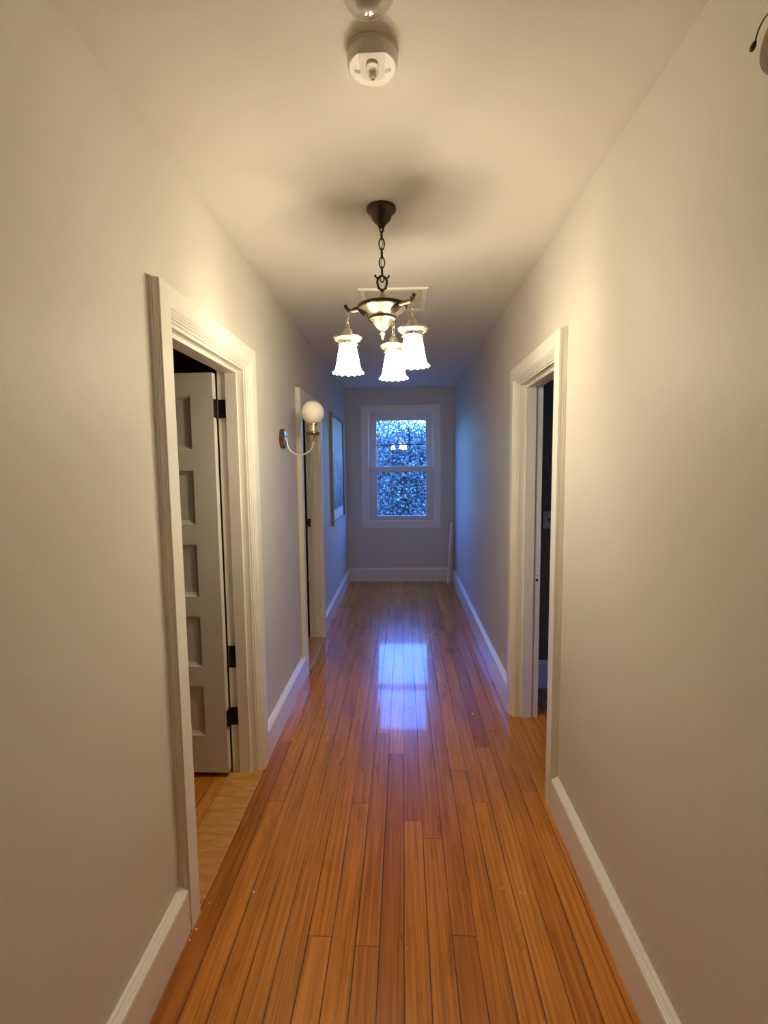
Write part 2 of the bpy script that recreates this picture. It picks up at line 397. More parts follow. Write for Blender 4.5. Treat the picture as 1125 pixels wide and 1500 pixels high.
def jamb(parent, x, sgn, d, T, s0, s1):
    """lining boards and door stop; sgn points into the hall"""
    a, b, hh = d['a'], d['b'], d['h']
    xa, xb = x, x-sgn*T
    lo, hi = min(xa, xb), max(xa, xb)
    bm = bmesh.new()
    for q in ((a-.02, a, 0, hh), (b, b+.02, 0, hh), (a-.02, b+.02, hh, hh+.02)): box(bm, lo, hi, *q)
    obj('jamb', bm, 'trim', parent)
    lo, hi = sorted((x-sgn*s0, x-sgn*s1)); t = .015
    bm = bmesh.new()
    box(bm, lo, hi, a, a+t, 0, hh, .0015); box(bm, lo, hi, b-t, b, 0, hh, .0015); box(bm, lo, hi, a+t, b-t, hh-t, hh, .0015)
    obj('door_stop', bm, 'trim', parent)

d1 = thing('door_1', None, None, kind='structure')
casing(d1, XL, 1, D1); jamb(d1, XL, 1, D1, TL, .030, .084)
d2 = thing('door_2', None, None, kind='structure')
casing(d2, XL, 1, D2); jamb(d2, XL, 1, D2, TL2, .030, .064)
d3 = thing('door_3', None, None, kind='structure')
casing(d3, XR, -1, D3); jamb(d3, XR, -1, D3, TR, .036, .094)

# door 1 leaf, standing open at a right angle into the room
LX1, LX0, LY0, LY1, LZ0, LZ1 = -.872, -1.604, 2.264, 2.302, .026, 1.960
pans = [(.217, .470), (.566, .817), (.914, 1.164), (1.260, 1.513), (1.610, 1.859)]
ST = .106
bm = bmesh.new()
box(bm, LX0, LX0+ST, LY0, LY1, LZ0, LZ1); box(bm, LX1-ST, LX1, LY0, LY1, LZ0, LZ1)
zs = [LZ0]+[v for p in pans for v in p]+[LZ1]
for k in range(0, len(zs), 2): box(bm, LX0+ST, LX1-ST, LY0, LY1, zs[k], zs[k+1])
bmesh.ops.remove_doubles(bm, verts=bm.verts, dist=1e-5)
leaf = obj('door_leaf', bm, 'door', d1)
for z0, z1 in pans:
    bm = bmesh.new(); x0, x1 = LX0+ST, LX1-ST
    steps = [(0, 0), (.001, .0040), (.005, .0048), (.0065, .0075), (.017, .0125), (.0175, .0145), (.022, .0150)]
    for side, sg in ((LY0, 1), (LY1, -1)):
        rings = [[bm.verts.new((x, side+sg*dp, z)) for x, z in ((x0+i, z0+i), (x1-i, z0+i), (x1-i, z1-i), (x0+i, z1-i))] for i, dp in steps]
        for A, B in zip(rings, rings[1:]):
            for i in range(4): bm.faces.new((A[i], A[(i+1) % 4], B[(i+1) % 4], B[i]))
        bm.faces.new(rings[-1])
    obj('panel', bm, 'door', leaf)
def hinge(z0, z1, with_leaf=True):
    bm = bmesh.new()
    box(bm, XL-TL+.002, XL-.083, D1['b']-.003, D1['b']+.001, z0, z1, .0006)          # plate let into the jamb
    n = 5
    if with_leaf:
        cx, cy = -.8675, 2.3005; s = (z1-z0)/n
        for k in range(n):
            lathe(bm, [(0, z0+k*s+.0006), (.0055, z0+k*s+.0006), (.0055, z0+(k+1)*s-.0006), (0, z0+(k+1)*s-.0006)], 14, Matrix.Translation((cx, cy, 0)))
        for z, q in ((z0, -1), (z1, 1)): ball(bm, (cx, cy, z+q*.004), .005, 10, (1, 1, 1.2))
        box(bm, -.873, -.870, 2.266, 2.300, z0, z1, .0005)
        for k in (.2, .5, .8):
            ball(bm, (-.8697, 2.280, z0+(z1-z0)*k), .0035, 8, (.4, 1, 1))
    for k in (.2, .5, .8): ball(bm, (-.842, D1['b']-.0032, z0+(z1-z0)*k), .0035, 8, (1, .4, 1))
    o = obj('hinge' if with_leaf else 'strike_plate', bm, 'iron', d1); return o
hinge(1.757, 1.842); hinge(.250, .340); hinge(.545, .655, False)
# strike plates in doors 2 and 3
bm = bmesh.new(); xx = XL-TL2
box(bm, xx+.004, xx+.030, D2['b']-.002, D2['b']+.001, 1.00, 1.075, .0004); box(bm, xx+.010, xx+.022, D2['b']-.0026, D2['b']-.0012, 1.012, 1.040); box(bm, xx-.001, xx+.008, D2['b']-.006, D2['b'], 1.02, 1.055, .001)
obj('strike_plate', bm, 'iron', d2)
bm = bmesh.new(); xx = XR+TR
box(bm, xx-.032, xx-.006, D3['b']-.002, D3['b']+.001, .80, .88, .0004)
obj('strike_plate', bm, 'trim', d3)
bm = bmesh.new(); box(bm, xx-.026, xx-.012, D3['b']-.0026, D3['b']-.0008, .838, .852); ball(bm, (xx-.019, D3['b']-.003, .871), .0035, 8, (1, .4, 1))
obj('latch_hole', bm, 'iron', d3)

# saddles
def saddle(name, x0, x1, y0, y1, z):
    bm = bmesh.new(); rr = .02
    pts = [(x0, y0), (x1-rr, y0)]+[(x1-rr+rr*math.sin(a), y0+rr-rr*math.cos(a)) for a in (.5, 1.0)]+[(x1, y0+rr), (x1, y1-.01), (x0, y1-.01)]
    bo = [bm.verts.new((x, y, .0)) for x, y in pts]; t1 = [bm.verts.new((x, y, z*.6)) for x, y in pts]
    cx, cy = (x0+x1)/2, (y0+y1)/2
    t2 = [bm.verts.new((x+math.copysign(.004, cx-x), y+math.copysign(.002, cy-y), z)) for x, y in pts]
    for A, B in ((bo, t1), (t1, t2)):
        for i in range(len(A)): bm.faces.new((A[i], A[(i+1) % len(A)], B[(i+1) % len(A)], B[i]))
    bm.faces.new(t2); bm.faces.new(bo[::-1])
    return obj(name, bm, 'saddle', kind='structure')
saddle('trim_1', -.882, -.712, D1['a']+.001, D1['b'], .007)
saddle('trim_2', XL-TL2-.02, -.712, D2['a']+.001, D2['b'], .016)

# ------------------------------------------------------------------ window
w = thing('window_1', None, None, kind='structure')
WC = [(0, 0), (0, .016), (.002, .018), (.088, .018), (.090, .022), (.096, .022), (.098, .018), (.101, .012), (.101, 0)]
ox0, ox1, oz0, oz1 = -.545, .487, .707, 2.308
bm = bmesh.new()
sweep(bm, WC, [lambda a, t: (ox0+a, YE-t, oz0+a), lambda a, t: (ox1-a, YE-t, oz0+a), lambda a, t: (ox1-a, YE-t, oz1-a), lambda a, t: (ox0+a, YE-t, oz1-a)], True)
obj('casing', bm, 'trim', w)
ix0, ix1, iz0, iz1 = -.445, .385, .800, 2.207
def rectframe(bm, x0, x1, z0, z1, y0, y1, l, r_, b_, t_):
    box(bm, x0, x0+l, y0, y1, z0, z1, .001); box(bm, x1-r_, x1, y0, y1, z0, z1, .001)
    box(bm, x0+l, x1-r_, y0, y1, z0, z0+b_, .001); box(bm, x0+l, x1-r_, y0, y1, z1-t_, z1, .001)
bm = bmesh.new(); rectframe(bm, ix0-.004, ix1+.004, iz0-.004, iz1+.004, YE-.004, YW+.02, .018, .018, .018, .018)
box(bm, ix0+.014, ix0+.024, YE+.045, YE+.055, iz0+.014, iz1-.014); box(bm, ix1-.024, ix1-.014, YE+.045, YE+.055, iz0+.014, iz1-.014)
obj('frame', bm, 'vinyl', w)
jx0, jx1, jz0, jz1 = ix0+.014, ix1-.014, iz0+.014, iz1-.014
# lower sash (inner track)
bm = bmesh.new(); rectframe(bm, jx0, jx1, jz0, 1.518, YE+.006, YE+.042, -.344-jx0, jx1-.296, .873-jz0, .065)
sl = obj('lower_sash', bm, 'vinyl', w)
bm = bmesh.new(); box(bm, -.346, .298, YE+.022, YE+.026, .871, 1.455); obj('pane', bm, 'glass', sl)
bm = bmesh.new(); box(bm, jx0+.01, jx1-.01, YE+.002, YE+.006, 1.500, 1.512, .001); box(bm, -.05, 0.0, YE-.004, YE+.006, 1.512, 1.530, .002); obj('sash_lock', bm, 'vinyl', sl)
# upper sash (outer track)
bm = bmesh.new(); rectframe(bm, jx0+.01, jx1-.01, 1.470, jz1, YE+.056, YE+.090, -.346-jx0-.01, jx1-.01-.299, .050, jz1-2.118)
su = obj('upper_sash', bm, 'vinyl', w)
bm = bmesh.new(); box(bm, -.348, .301, YE+.070, YE+.074, 1.518, 2.120); obj('pane', bm, 'glass', su)
bm = bmesh.new()
box(bm, -.346, .299, YE+.064, YE+.069, 1.795, 1.808)
box(bm, .075, .088, YE+.0635, YE+.0685, 1.806, 2.118)
box(bm, -.140, -.132, YE+.0635, YE+.0685, 1.52, 1.797)
obj('muntin', bm, 'muntin', su)

# ------------------------------------------------------------------ chandelier
CX, CY = -.077, 2.0
ch = thing('chandelier', 'pewter and bronze chandelier with three lit ruffled glass shades hanging on a chain', 'chandelier', (CX, CY, 1.89))
def P(x, y, z): return (x, y, z-1.89)
def zl(bm, prof, n=40, c=(0, 0)):
    lathe(bm, [(r_, z-1.89) for r_, z in prof], n, Matrix.Translation((c[0], c[1], 0)))
bm = bmesh.new()
zl(bm, [(0, ZC), (.056, ZC), (.057, 2.514), (.0565, 2.508), (.053, 2.503), (.046, 2.499), (.042, 2.494), (.040, 2.486), (.035, 2.475), (.027, 2.466), (.019, 2.459), (.014, 2.455), (.0145, 2.450), (.011, 2.446), (0, 2.446)])
smooth_angle(obj('canopy', bm, 'bronze', ch))
# chain
bm = bmesh.new()
def link(zc, hh, ww, rad, ang):
    pts = []
    for i in range(28):
        t = 2*PI*i/28; x = ww*math.copysign(abs(math.cos(t))**.95, math.cos(t)); z = hh*math.sin(t)
        pts.append(P(x*math.cos(ang), x*math.sin(ang), zc+z))
    tube(bm, pts, rad, 8, True)
zt = 2.452; k = 0
for hh, ww in ((.013, .007), (.0155, .008), (.0215, .0105), (.0185, .008), (.0205, .0105), (.0175, .008), (.0135, .0075)):
    link(zt-hh+.002, hh, ww, .0027, (0.12 if k % 2 == 0 else 1.35)); zt = zt-2*hh+.0048; k += 1
# wire threaded through the chain
wp = [P(.004*math.sin(i*1.1), .004*math.cos(i*.9), 2.452-i*(.19/22)) for i in range(23)]
tube(bm, wp, .0013, 6)
obj('chain', bm, 'bronze', ch, smooth=True)
# ring with scrolls
bm = bmesh.new(); RZ = 2.2395; ca = .15
def rp_(x, z): return P(x*math.cos(ca), x*math.sin(ca), RZ+z)
tube(bm, [rp_(.0185*math.cos(t)*(1+.05*math.sin(3*t)), .0265*math.sin(t)) for t in [2*PI*i/32 for i in range(32)]], .0046, 8, True)
for sx in (-1, 1):
    tube(bm, [rp_(sx*x, z) for x, z in ((.008, .024), (.016, .019), (.023, .019), (.026, .024))], [.0034, .0038, .0034, .0026], 8); ball(bm, rp_(sx*.0265, .026), .005, 10)
    ball(bm, rp_(sx*.016, -.020), .0038, 10); ball(bm, rp_(sx*.0205, 0), .0036, 10)
zl(bm, [(0, 2.218), (.006, 2.217), (.009, 2.212), (.006, 2.207), (.004, 2.203), (.0035, 2.196), (0, 2.196)], 20)
obj('hanging_ring', bm, 'bronze', ch, smooth=True)
bm = bmesh.new()
zl(bm, [(0, 2.203), (.004, 2.203), (.008, 2.199), (.014, 2.186), (.0195, 2.170), (.0225, 2.155), (.0235, 2.146), (0, 2.146)], 32)
smooth_angle(obj('stem_cap', bm, 'pewter', ch))
bm = bmesh.new()
zl(bm, [(0, 2.148), (.022, 2.148), (.060, 2.150), (.088, 2.152), (.094, 2.154), (.0985, 2.151), (.0995, 2.146), (.097, 2.141), (.093, 2.139)], 56)
smooth_angle(obj('pan_rim', bm, 'bronze', ch))
bm = bmesh.new()
zl(bm, [(.0935, 2.1405), (.090, 2.137), (.078, 2.129), (.064, 2.121), (.055, 2.113), (.052, 2.106), (.0525, 2.102), (.049, 2.100), (.043, 2.098), (.038, 2.090), (.031, 2.078), (.022, 2.067), (.012, 2.060), (.007, 2.057), (0, 2.056)], 56)
smooth_angle(obj('pan', bm, 'pewter', ch))
bm = bmesh.new()
zl(bm, [(.0535, 2.108), (.0565, 2.106), (.0575, 2.103), (.0565, 2.100), (.0530, 2.0985)], 56)
smooth_angle(obj('pan_band', bm, 'bronze', ch))
bm = bmesh.new()
zl(bm, [(0, 2.059), (.005, 2.058), (.0045, 2.054), (.009, 2.050), (.011, 2.0455), (.008, 2.041), (.0045, 2.039), (.0065, 2.036), (.0055, 2.031), (.002, 2.024), (0, 2.022)], 20)
smooth_angle(obj('finial', bm, 'pewter', ch))
arms = [(-.138, -.010), (.117, -.118), (.040, .132)]
for ai, (ax, ay) in enumerate(arms):
    R_ = math.hypot(ax, ay); ux, uy = ax/R_, ay/R_
    bm = bmesh.new()
    def A(rr, z): return P(ux*rr, uy*rr, z)
    prof = [(.085, 2.147), (.095, 2.146), (.108, 2.142), (.120, 2.138), (R_-.014, 2.137), (R_-.003, 2.138), (R_+.004, 2.142), (R_+.006, 2.147)]
    tube(bm, [A(*q) for q in prof], [.006, .0055, .0048, .0044, .004, .0038, .0036, .003], 10)
    ball(bm, A(R_+.006, 2.150), .0072, 12, (1, 1, 1.1)); ball(bm, A(R_-.004, 2.130), .0045, 10)
    for a2 in (-1, 1): ball(bm, P(ux*(R_-.002)+a2*-uy*.007, uy*(R_-.002)+a2*ux*.007, 2.143), .0042, 8)
    # leaf rosette where the arm meets the pan
    for a2 in (-.35, 0, .35):
        tube(bm, [A(.096, 2.146), P(ux*.086+a2*-uy*.03, uy*.086+a2*ux*.03, 2.134), P(ux*.070+a2*-uy*.04, uy*.070+a2*ux*.04, 2.122), P(ux*.060+a2*-uy*.02, uy*.060+a2*ux*.02, 2.112)], [.004, .0062, .0048, .002], 8)
    arm_ = obj('arm', bm, 'bronze', ch, smooth=True)
    bm = bmesh.new()
    for i in range(6): ball(bm, A(.101+(R_-.016-.101)*i/5, 2.1355-.003*min(1, i/3)), .0060, 10)
    obj('bead_row', bm, 'pewter', arm_, smooth=True)
    bm = bmesh.new()     # drop links
    c = (ax, ay)
    for j, (zc, hh) in enumerate(((2.115, .0125), (2.096, .0115), (2.079, .0105))):
        an = ai+j*PI/2+.4
        pts = [P(ax+.0065*math.cos(t)*math.cos(an), ay+.0065*math.cos(t)*math.sin(an), zc+hh*math.sin(t)) for t in [2*PI*i/20 for i in range(20)]]
        tube(bm, pts, .0019, 8, True)
    obj('drop_chain', bm, 'pewter', ch, smooth=True)
    bm = bmesh.new()
    zl(bm, [(0, 2.070), (.004, 2.070), (.012, 2.066), (.0185, 2.056), (.0205, 2.044), (.0215, 2.035), (.024, 2.031), (.038, 2.029), (.048, 2.030), (.0535, 2.0325), (.056, 2.031), (.0545, 2.026), (.047, 2.0215), (.038, 2.0185),
            (.0355, 2.016), (.0365, 2.010), (.0355, 2.004), (.032, 2.003), (.031, 2.010), (0, 2.012)], 40, c)
    hd = smooth_angle(obj('shade_holder', bm, 'pewter', ch))
    bm = bmesh.new()     # beaded gallery on the underside of the plate + thumb screws
    for i in range(24):
        t = 2*PI*i/24; ball(bm, P(ax+.0465*math.cos(t), ay+.0465*math.sin(t), 2.0215), .0026, 8)
    for i in range(3):
        t = 2*PI*i/3+.6; tube(bm, [P(ax+.035*math.cos(t), ay+.035*math.sin(t), 2.008), P(ax+.045*math.cos(t), ay+.045*math.sin(t), 2.008)], [.002, .0028], 8)
    obj('beading', bm, 'pewter', hd, smooth=True)
    # ruffled shade: outer skin and inner skin
    bm = bmesh.new(); n = 120; lv = 18; rings = []
    outer = [(.0318, 2.008), (.0325, 2.000), (.0345, 1.990), (.0368, 1.978), (.0400, 1.962), (.0430, 1.945), (.0460, 1.928), (.0485, 1.915), (.0520, 1.906), (.0575, 1.899), (.0620, 1.8955)]
    seq = [(r_, z, 0) for r_, z in outer]+[(r_-.0022, z+.0006, 1) for r_, z in outer[::-1]]
    for r_, z, inn in seq:
        q = max(0, min(1, (2.0-z)/.107))
        ring = []
        for i in range(n):
            t = 2*PI*i/n; ru = math.cos(15*t)
            rr = r_*(1+.010*q*ru)+(.0008*q**6)*ru; zz = z-(.0027*q**8)*ru
            ring.append(bm.verts.new(P(ax+rr*math.cos(t), ay+rr*math.sin(t), zz)))
        rings.append(ring)
    for A_, B_ in list(zip(rings, rings[1:]))+[(rings[-1], rings[0])]:
        for i in range(n): bm.faces.new((A_[i], A_[(i+1) % n], B_[(i+1) % n], B_[i]))
    obj('glass_shade', bm, 'shade', hd, smooth=True)
    bm = bmesh.new()
    zl(bm, [(0, 1.912), (.010, 1.914), (.018, 1.920), (.0225, 1.930), (.0225, 1.940), (.019, 1.951), (.014, 1.962), (.012, 1.975), (.012, 2.002), (0, 2.002)], 20, c)
    obj('bulb', bm, 'bulb', hd, smooth=True)

# ------------------------------------------------------------------ return air grille
vt = thing('ceiling_vent', 'square white louvred air grille set in the hallway ceiling beyond the chandelier', 'vent', (-.048, 3.058, ZC))
bm = bmesh.new(); q = .198
VP_ = [(0, 0), (0, -.003), (.004, -.009), (.010, -.011), (.030, -.009), (.032, -.006), (.032, 0)]
sweep(bm, VP_, [lambda a, t: (-q+a, -q-.004+a, t), lambda a, t: (q-a, -q-.004+a, t), lambda a, t: (q-a, q+.004-a, t), lambda a, t: (-q+a, q+.004-a, t)], True)
obj('frame', bm, 'trim', vt)
bm = bmesh.new()
box(bm, -q+.031, q-.031, -q+.028, q-.028, -.0015, 0)
n = 22
for i in range(n):
    y = -q+.034+i*(2*q-.068)/(n-1)
    v = [bm.verts.new(p) for p in ((-q+.031, y-.006, -.008), (q-.031, y-.006, -.008), (q-.031, y+.008, -.0015), (-q+.031, y+.008, -.0015), (-q+.031, y-.005, -.009), (q-.031, y-.005, -.009), (q-.031, y+.009, -.0025), (-q+.031, y+.009, -.0025))]
    for fc in ((0, 1, 2, 3), (7, 6, 5, 4), (0, 4, 5, 1), (1, 5, 6, 2), (2, 6, 7, 3), (3, 7, 4, 0)): bm.faces.new([v[i_] for i_ in fc])
obj('louvre_panel', bm, 'plastic', vt)
for sx in (-1, 1):
    bm = bmesh.new(); ball(bm, (sx*.150, -q+.020, -.0105), .0045, 12, (1, 1, .4)); obj('screw', bm, 'iron', vt)

# ------------------------------------------------------------------ smoke detector
sd = thing('smoke_detector', 'round off-white smoke detector with slotted sides and a raised centre nub on the ceiling', 'smoke detector', (-.067, 1.285, ZC))
bm = bmesh.new(); lathe(bm, [(0, 0), (.062, 0), (.063, -.002), (.063, -.006), (.060, -.007), (0, -.007)], 64); smooth_angle(obj('mounting_plate', bm, 'plastic', sd))
def disc_cut(t, r_, cut):       # circle flattened on the side facing the camera
    x, y = r_*math.cos(t), r_*math.sin(t); return x, max(y, -cut)
bm = bmesh.new(); n = 96
levels = [(.0600, .0600, -.007), (.0615, .0600, -.010), (.0615, .0590, -.018), (.0605, .0555, -.027), (.0585, .0525, -.0325), (.0560, .0505, -.0345)]
rings = []
for r_, cut, z in levels:
    rings.append([bm.verts.new((*disc_cut(2*PI*i/n, r_, cut), z)) for i in range(n)])
for A_, B_ in zip(rings, rings[1:]):
    for i in range(n): bm.faces.new((A_[i], A_[(i+1) % n], B_[(i+1) % n], B_[i]))
bm.faces.new(rings[-1]); bm.faces.new(rings[0][::-1])
cv = smooth_angle(obj('cover', bm, 'plastic', sd), 25)
def plate(bm, outline, zs_, ins):
    cx = sum(p[0] for p in outline)/len(outline); cy = sum(p[1] for p in outline)/len(outline)
    rr = []
    for z, k in zip(zs_, ins): rr.append([bm.verts.new((cx+(x-cx)*k, cy+(y-cy)*k, z)) for x, y in outline])
    for A_, B_ in zip(rr, rr[1:]):
        for i in range(len(outline)): j = (i+1) % len(outline); bm.faces.new((A_[i], A_[j], B_[j], B_[i]))
    bm.faces.new(rr[-1])
bm = bmesh.new()
pts = [(-.0305, -.0500), (-.0285, .012)]+[(-.0280*math.cos(t), .014+.023*math.sin(t)) for t in [PI*i/16 for i in range(17)]]+[(.0285, .012), (.0305, -.0500)]
plate(bm, pts, (-.034, -.0362, -.0366), (1, 1, .97))
obj('centre_band', bm, 'plasticgrey', cv)
bm = bmesh.new()
pts = [(.0145*math.cos(t), .008+.0145*math.sin(t)) for t in [PI*i/12 for i in range(13)]]+[(-.0145*math.cos(t), -.014-.0145*math.sin(t)) for t in [PI*i/12 for i in range(13)]]
plate(bm, pts, (-.036, -.0405, -.0412, -.0395), (1, 1, .94, .74))
sn = smooth_angle(obj('sensor_nub', bm, 'plastic', cv))
bm = bmesh.new(); lathe(bm, [(.0085, -.037), (.0085, -.047), (.0078, -.0495), (.0055, -.050), (.0045, -.047), (0, -.046)], 24, Matrix.Translation((0, .010, 0)))
smooth_angle(obj('test_button', bm, 'plastic', cv))
for sx in (-1, 1):
    for i in range(3):
        x = sx*(.0335+.0048*i); bm = bmesh.new()
        tube(bm, [(x, .002-.001*i, -.0348), (x-sx*.0015, .013-.0015*i, -.0348)], .0010, 6)
        obj('vent_slot', bm, 'black', cv)
bm = bmesh.new(); ball(bm, (0, .029, -.0368), .0017, 8); obj('indicator_hole', bm, 'black', cv)

# ------------------------------------------------------------------ clear glass ceiling light at the top edge
gl = thing('ceiling_light', 'unlit clear glass globe ceiling light, cut off at the top edge of the photo', 'ceiling light', (-.062, 1.058, ZC))
bm = bmesh.new(); lathe(bm, [(0, 0), (.044, 0), (.046, -.003), (.044, -.008), (.036, -.012), (.033, -.020), (.033, -.036), (.028, -.040), (0, -.040)], 48); smooth_angle(obj('base_plate', bm, 'walnut', gl))
bm = bmesh.new()
go = []
for i in range(19):
    t = -1.15+(PI/2+1.15)*(i/18)
    go.append((.056*math.cos(t), -.050-.050*math.sin(t)))
go[-1] = (0, -.100)
gi = [(max(0, r_-.0022) if i < 18 else 0, z+(.0022 if z < -.06 else 0)) for i, (r_, z) in enumerate(go)][::-1]
lathe(bm, go+gi[0:], 56)
obj('globe', bm, 'clearglass', gl, smooth=True)
bm = bmesh.new(); lathe(bm, [(0, -.040), (.015, -.040), (.020, -.048), (.0265, -.058), (.0285, -.070), (.0255, -.083), (.016, -.092), (0, -.0955)], 32); obj('bulb', bm, 'plasticw', gl, smooth=True)

# ------------------------------------------------------------------ left wall sconce
sc = thing('wall_sconce', 'brass sconce with white glass globe and dark wood disc on left wall', 'sconce', (XL, 3.0, 1.698))
rx = Matrix.Rotation(PI/2, 4, 'Y')
bm = bmesh.new(); lathe(bm, [(0, 0), (.060, 0), (.061, .004), (.060, .016), (.054, .023), (.044, .0245), (0, .0245)], 48, rx); smooth_angle(obj('backplate', bm, 'walnut', sc))
bm = bmesh.new()
cz = -.020; rA = .081; x0 = .034; xc = x0+rA
pts = [(.022, 0, 0), (.030, 0, -.002), (.034, 0, -.008), (.034, 0, -.016)]
pts += [(xc-rA*math.cos(t), 0, cz-rA*.98*math.sin(t)) for t in [PI*i/22 for i in range(23)]]
pts += [(xc+rA, 0, cz+.010)]
tube(bm, pts, .0050, 12)
lathe(bm, [(0, .0225), (.012, .0225), (.0125, .027), (.007, .030), (0, .030)], 20, rx)
obj('arm', bm, 'brasspale', sc, smooth=True)
gx = xc+rA-.012
gx = xc+rA
bm = bmesh.new(); T_ = Matrix.Translation((gx, 0, 0))
lathe(bm, [(0, -.022), (.0055, -.022), (.0065, -.012), (.010, -.002), (.016, .008), (.021, .0165), (.021, .018), (0, .018)], 28, T_); smooth_angle(obj('socket_cup', bm, 'brass', sc))
bm = bmesh.new(); lathe(bm, [(0, .017), (.031, .017), (.038, .020), (.040, .027), (.039, .034), (.034, .038), (0, .038)], 40, T_); smooth_angle(obj('wood_disc', bm, 'walnut', sc))
bm = bmesh.new(); lathe(bm, [(0, .038), (.0225, .038), (.023, .041), (.0215, .043), (.0215, .078), (.030, .083), (.030, .088), (0, .088)], 32, T_); smooth_angle(obj('socket', bm, 'brass', sc))
bm = bmesh.new(); q = bmesh.ops.create_uvsphere(bm, u_segments=48, v_segments=32, radius=.0695); bmesh.ops.translate(bm, verts=bm.verts, vec=(gx, 0, .154)); obj('globe_shade', bm, 'opal', sc, smooth=True)

# ------------------------------------------------------------------ fixture at the right edge with a black wire
wf = thing('wall_fixture', 'rounded brown wall fixture with short black wire, cut off at the upper right edge', 'light fixture', (XR, .935, 2.250))
ry = Matrix.Rotation(-PI/2, 4, 'Y')
bm = bmesh.new(); lathe(bm, [(0, 0), (.052, 0), (.054, .004), (.053, .014), (.048, .021), (.038, .024), (0, .025)], 48, ry); smooth_angle(obj('backplate', bm, 'taupewood', wf))
bm = bmesh.new()
pts = [(-.020, 0, .030), (-.024, .010, .046), (-.024, .026, .055), (-.023, .037, .0565), (-.022, .047, .0545), (-.021, .055, .0505), (-.020, .061, .045), (-.019, .0645, .040)]
tube(bm, pts, .0014, 8)
d_ = Vector((.002, .013, -.006)).normalized(); e0 = Vector(pts[-1])
tube(bm, [e0-d_*.002, e0+d_*.002, e0+d_*.006, e0+d_*.012, e0+d_*.015, e0+d_*.016], [.001, .0035, .0048, .0048, .0036, .001], 12)
obj('wire', bm, 'black', wf, smooth=True)

# ------------------------------------------------------------------ framed picture
pf = thing('framed_picture', 'tall gilt-framed seaside print with white border on left wall near the window', 'picture', (XL, 5.49, .915))
PW, PH = .50, 1.165
FP = [(0, 0), (0, .026), (.003, .030), (.010, .031), (.014, .027), (.018, .024), (.024, .022), (.026, .014), (.026, 0)]
bm = bmesh.new()
sweep(bm, FP, [lambda a, t: (t, -PW+a, a), lambda a, t: (t, PW-a, a), lambda a, t: (t, PW-a, PH-a), lambda a, t: (t, -PW+a, PH-a)], True)
obj('frame', bm, 'frame', pf)
bm = bmesh.new()
sweep(bm, [(.0265, .006), (.0265, .020), (.031, .020), (.032, .012), (.032, .006)], [lambda a, t: (t, -PW+a, a), lambda a, t: (t, PW-a, a), lambda a, t: (t, PW-a, PH-a), lambda a, t: (t, -PW+a, PH-a)], True)
obj('inner_fillet', bm, 'framedark', pf)
bm = bmesh.new(); box(bm, .002, .0075, -PW+.024, PW-.024, .024, PH-.024); obj('mat_board', bm, 'matboard', pf)
bm = bmesh.new(); box(bm, .0076, .0085, -PW+.085, PW-.085, .150, PH-.080); obj('print', bm, 'print', pf)

# ------------------------------------------------------------------ leaning board in the far corner
bm = bmesh.new(); Lb = .79
prof = [(-.027, -.017), (.027, -.017), (.027, .017), (.019, .017), (.017, .012), (.010, .012), (.008, .017), (-.027, .017)]
an = math.radians(48)
st = []
foot = Vector((.583, 6.285, .004)); top = Vector((.634, 6.372, .784)); ax_ = (top-foot)
sx_ = Vector((math.cos(an), math.sin(an), 0)); sx_ = (sx_-ax_.normalized()*sx_.dot(ax_.normalized())).normalized(); sy_ = ax_.normalized().cross(sx_)
sweep(bm, prof, [lambda a, b: foot+sx_*a+sy_*b, lambda a, b: top+sx_*a+sy_*b])
lo_ = min(v.co.z for v in bm.verts)
for v in bm.verts: v.co.z -= lo_
o = obj('trim_board', bm, 'trim'); tag(o, 'short white offcut of trim board leaning in the far right corner', 'board')

# ------------------------------------------------------------------ light switch in the right room
sw = thing('light_switch', 'ivory toggle light switch on the dark wall seen through the right doorway', 'light switch', (.967, RY, 1.155))
bm = bmesh.new(); box(bm, -.035, .035, -.006, 0, -.0575, .0575, .002); obj('plate', bm, 'switch', sw)
bm = bmesh.new(); box(bm, -.005, .005, -.016, -.005, -.004, .012, .001); obj('toggle', bm, 'iron', sw)

# ------------------------------------------------------------------ bits on the floor
bm = bmesh.new()
v = [bm.verts.new(p) for p in ((-.011, -.006, 0), (.010, -.008, 0), (.013, .004, 0), (-.003, .009, 0), (-.009, -.004, .003), (.008, -.006, .0035), (.010, .003, .004), (-.002, .006, .003))]
for fc in ((3, 2, 1, 0), (4, 5, 6, 7), (0, 1, 5, 4), (1, 2, 6, 5), (2, 3, 7, 6), (3, 0, 4, 7)): bm.faces.new([v[i] for i in fc])
o = obj('wood_chip', bm, 'chip', loc=(.347, 1.655, 0)); tag(o, 'small flat tan chip lying on the right side of the floor boards', 'debris')
src = None
for i, (x, y, s_) in enumerate([(-.551, 1.616, 1.3), (-.692, 1.568, 1.0), (-.696, 1.468, 1.1), (-.703, 1.432, .9), (-.587, 1.582, .6), (.415, 2.912, 1.8), (.407, 1.639, .8), (.421, 1.637, .6),
                                 (-.268, 2.343, 1.0), (-.575, 2.188, 1.0), (-.411, 1.859, .6), (.003, 1.423, .6), (-.635, 2.62, 1.2), (-.615, 2.59, .9)]):
    if src is None:
        bm = bmesh.new(); bmesh.ops.create_icosphere(bm, subdivisions=1, radius=.0032)
        for q in bm.verts: q.co = Vector((q.co.x*(1+.4*random.random()), q.co.y*(1+.3*random.random()), max(0, q.co.z*.8+.0012)))
        src = obj('plaster_crumb', bm, 'speck'); o = src
    else:
        o = src.copy(); C.objects.link(o)
    o.location = (x, y, 0); o.scale = (s_, s_, s_); o.rotation_euler = (0, 0, i*1.3)
    tag(o, 'tiny white plaster crumb lying on the hallway floor boards', 'debris', 'plaster crumbs on the floor')

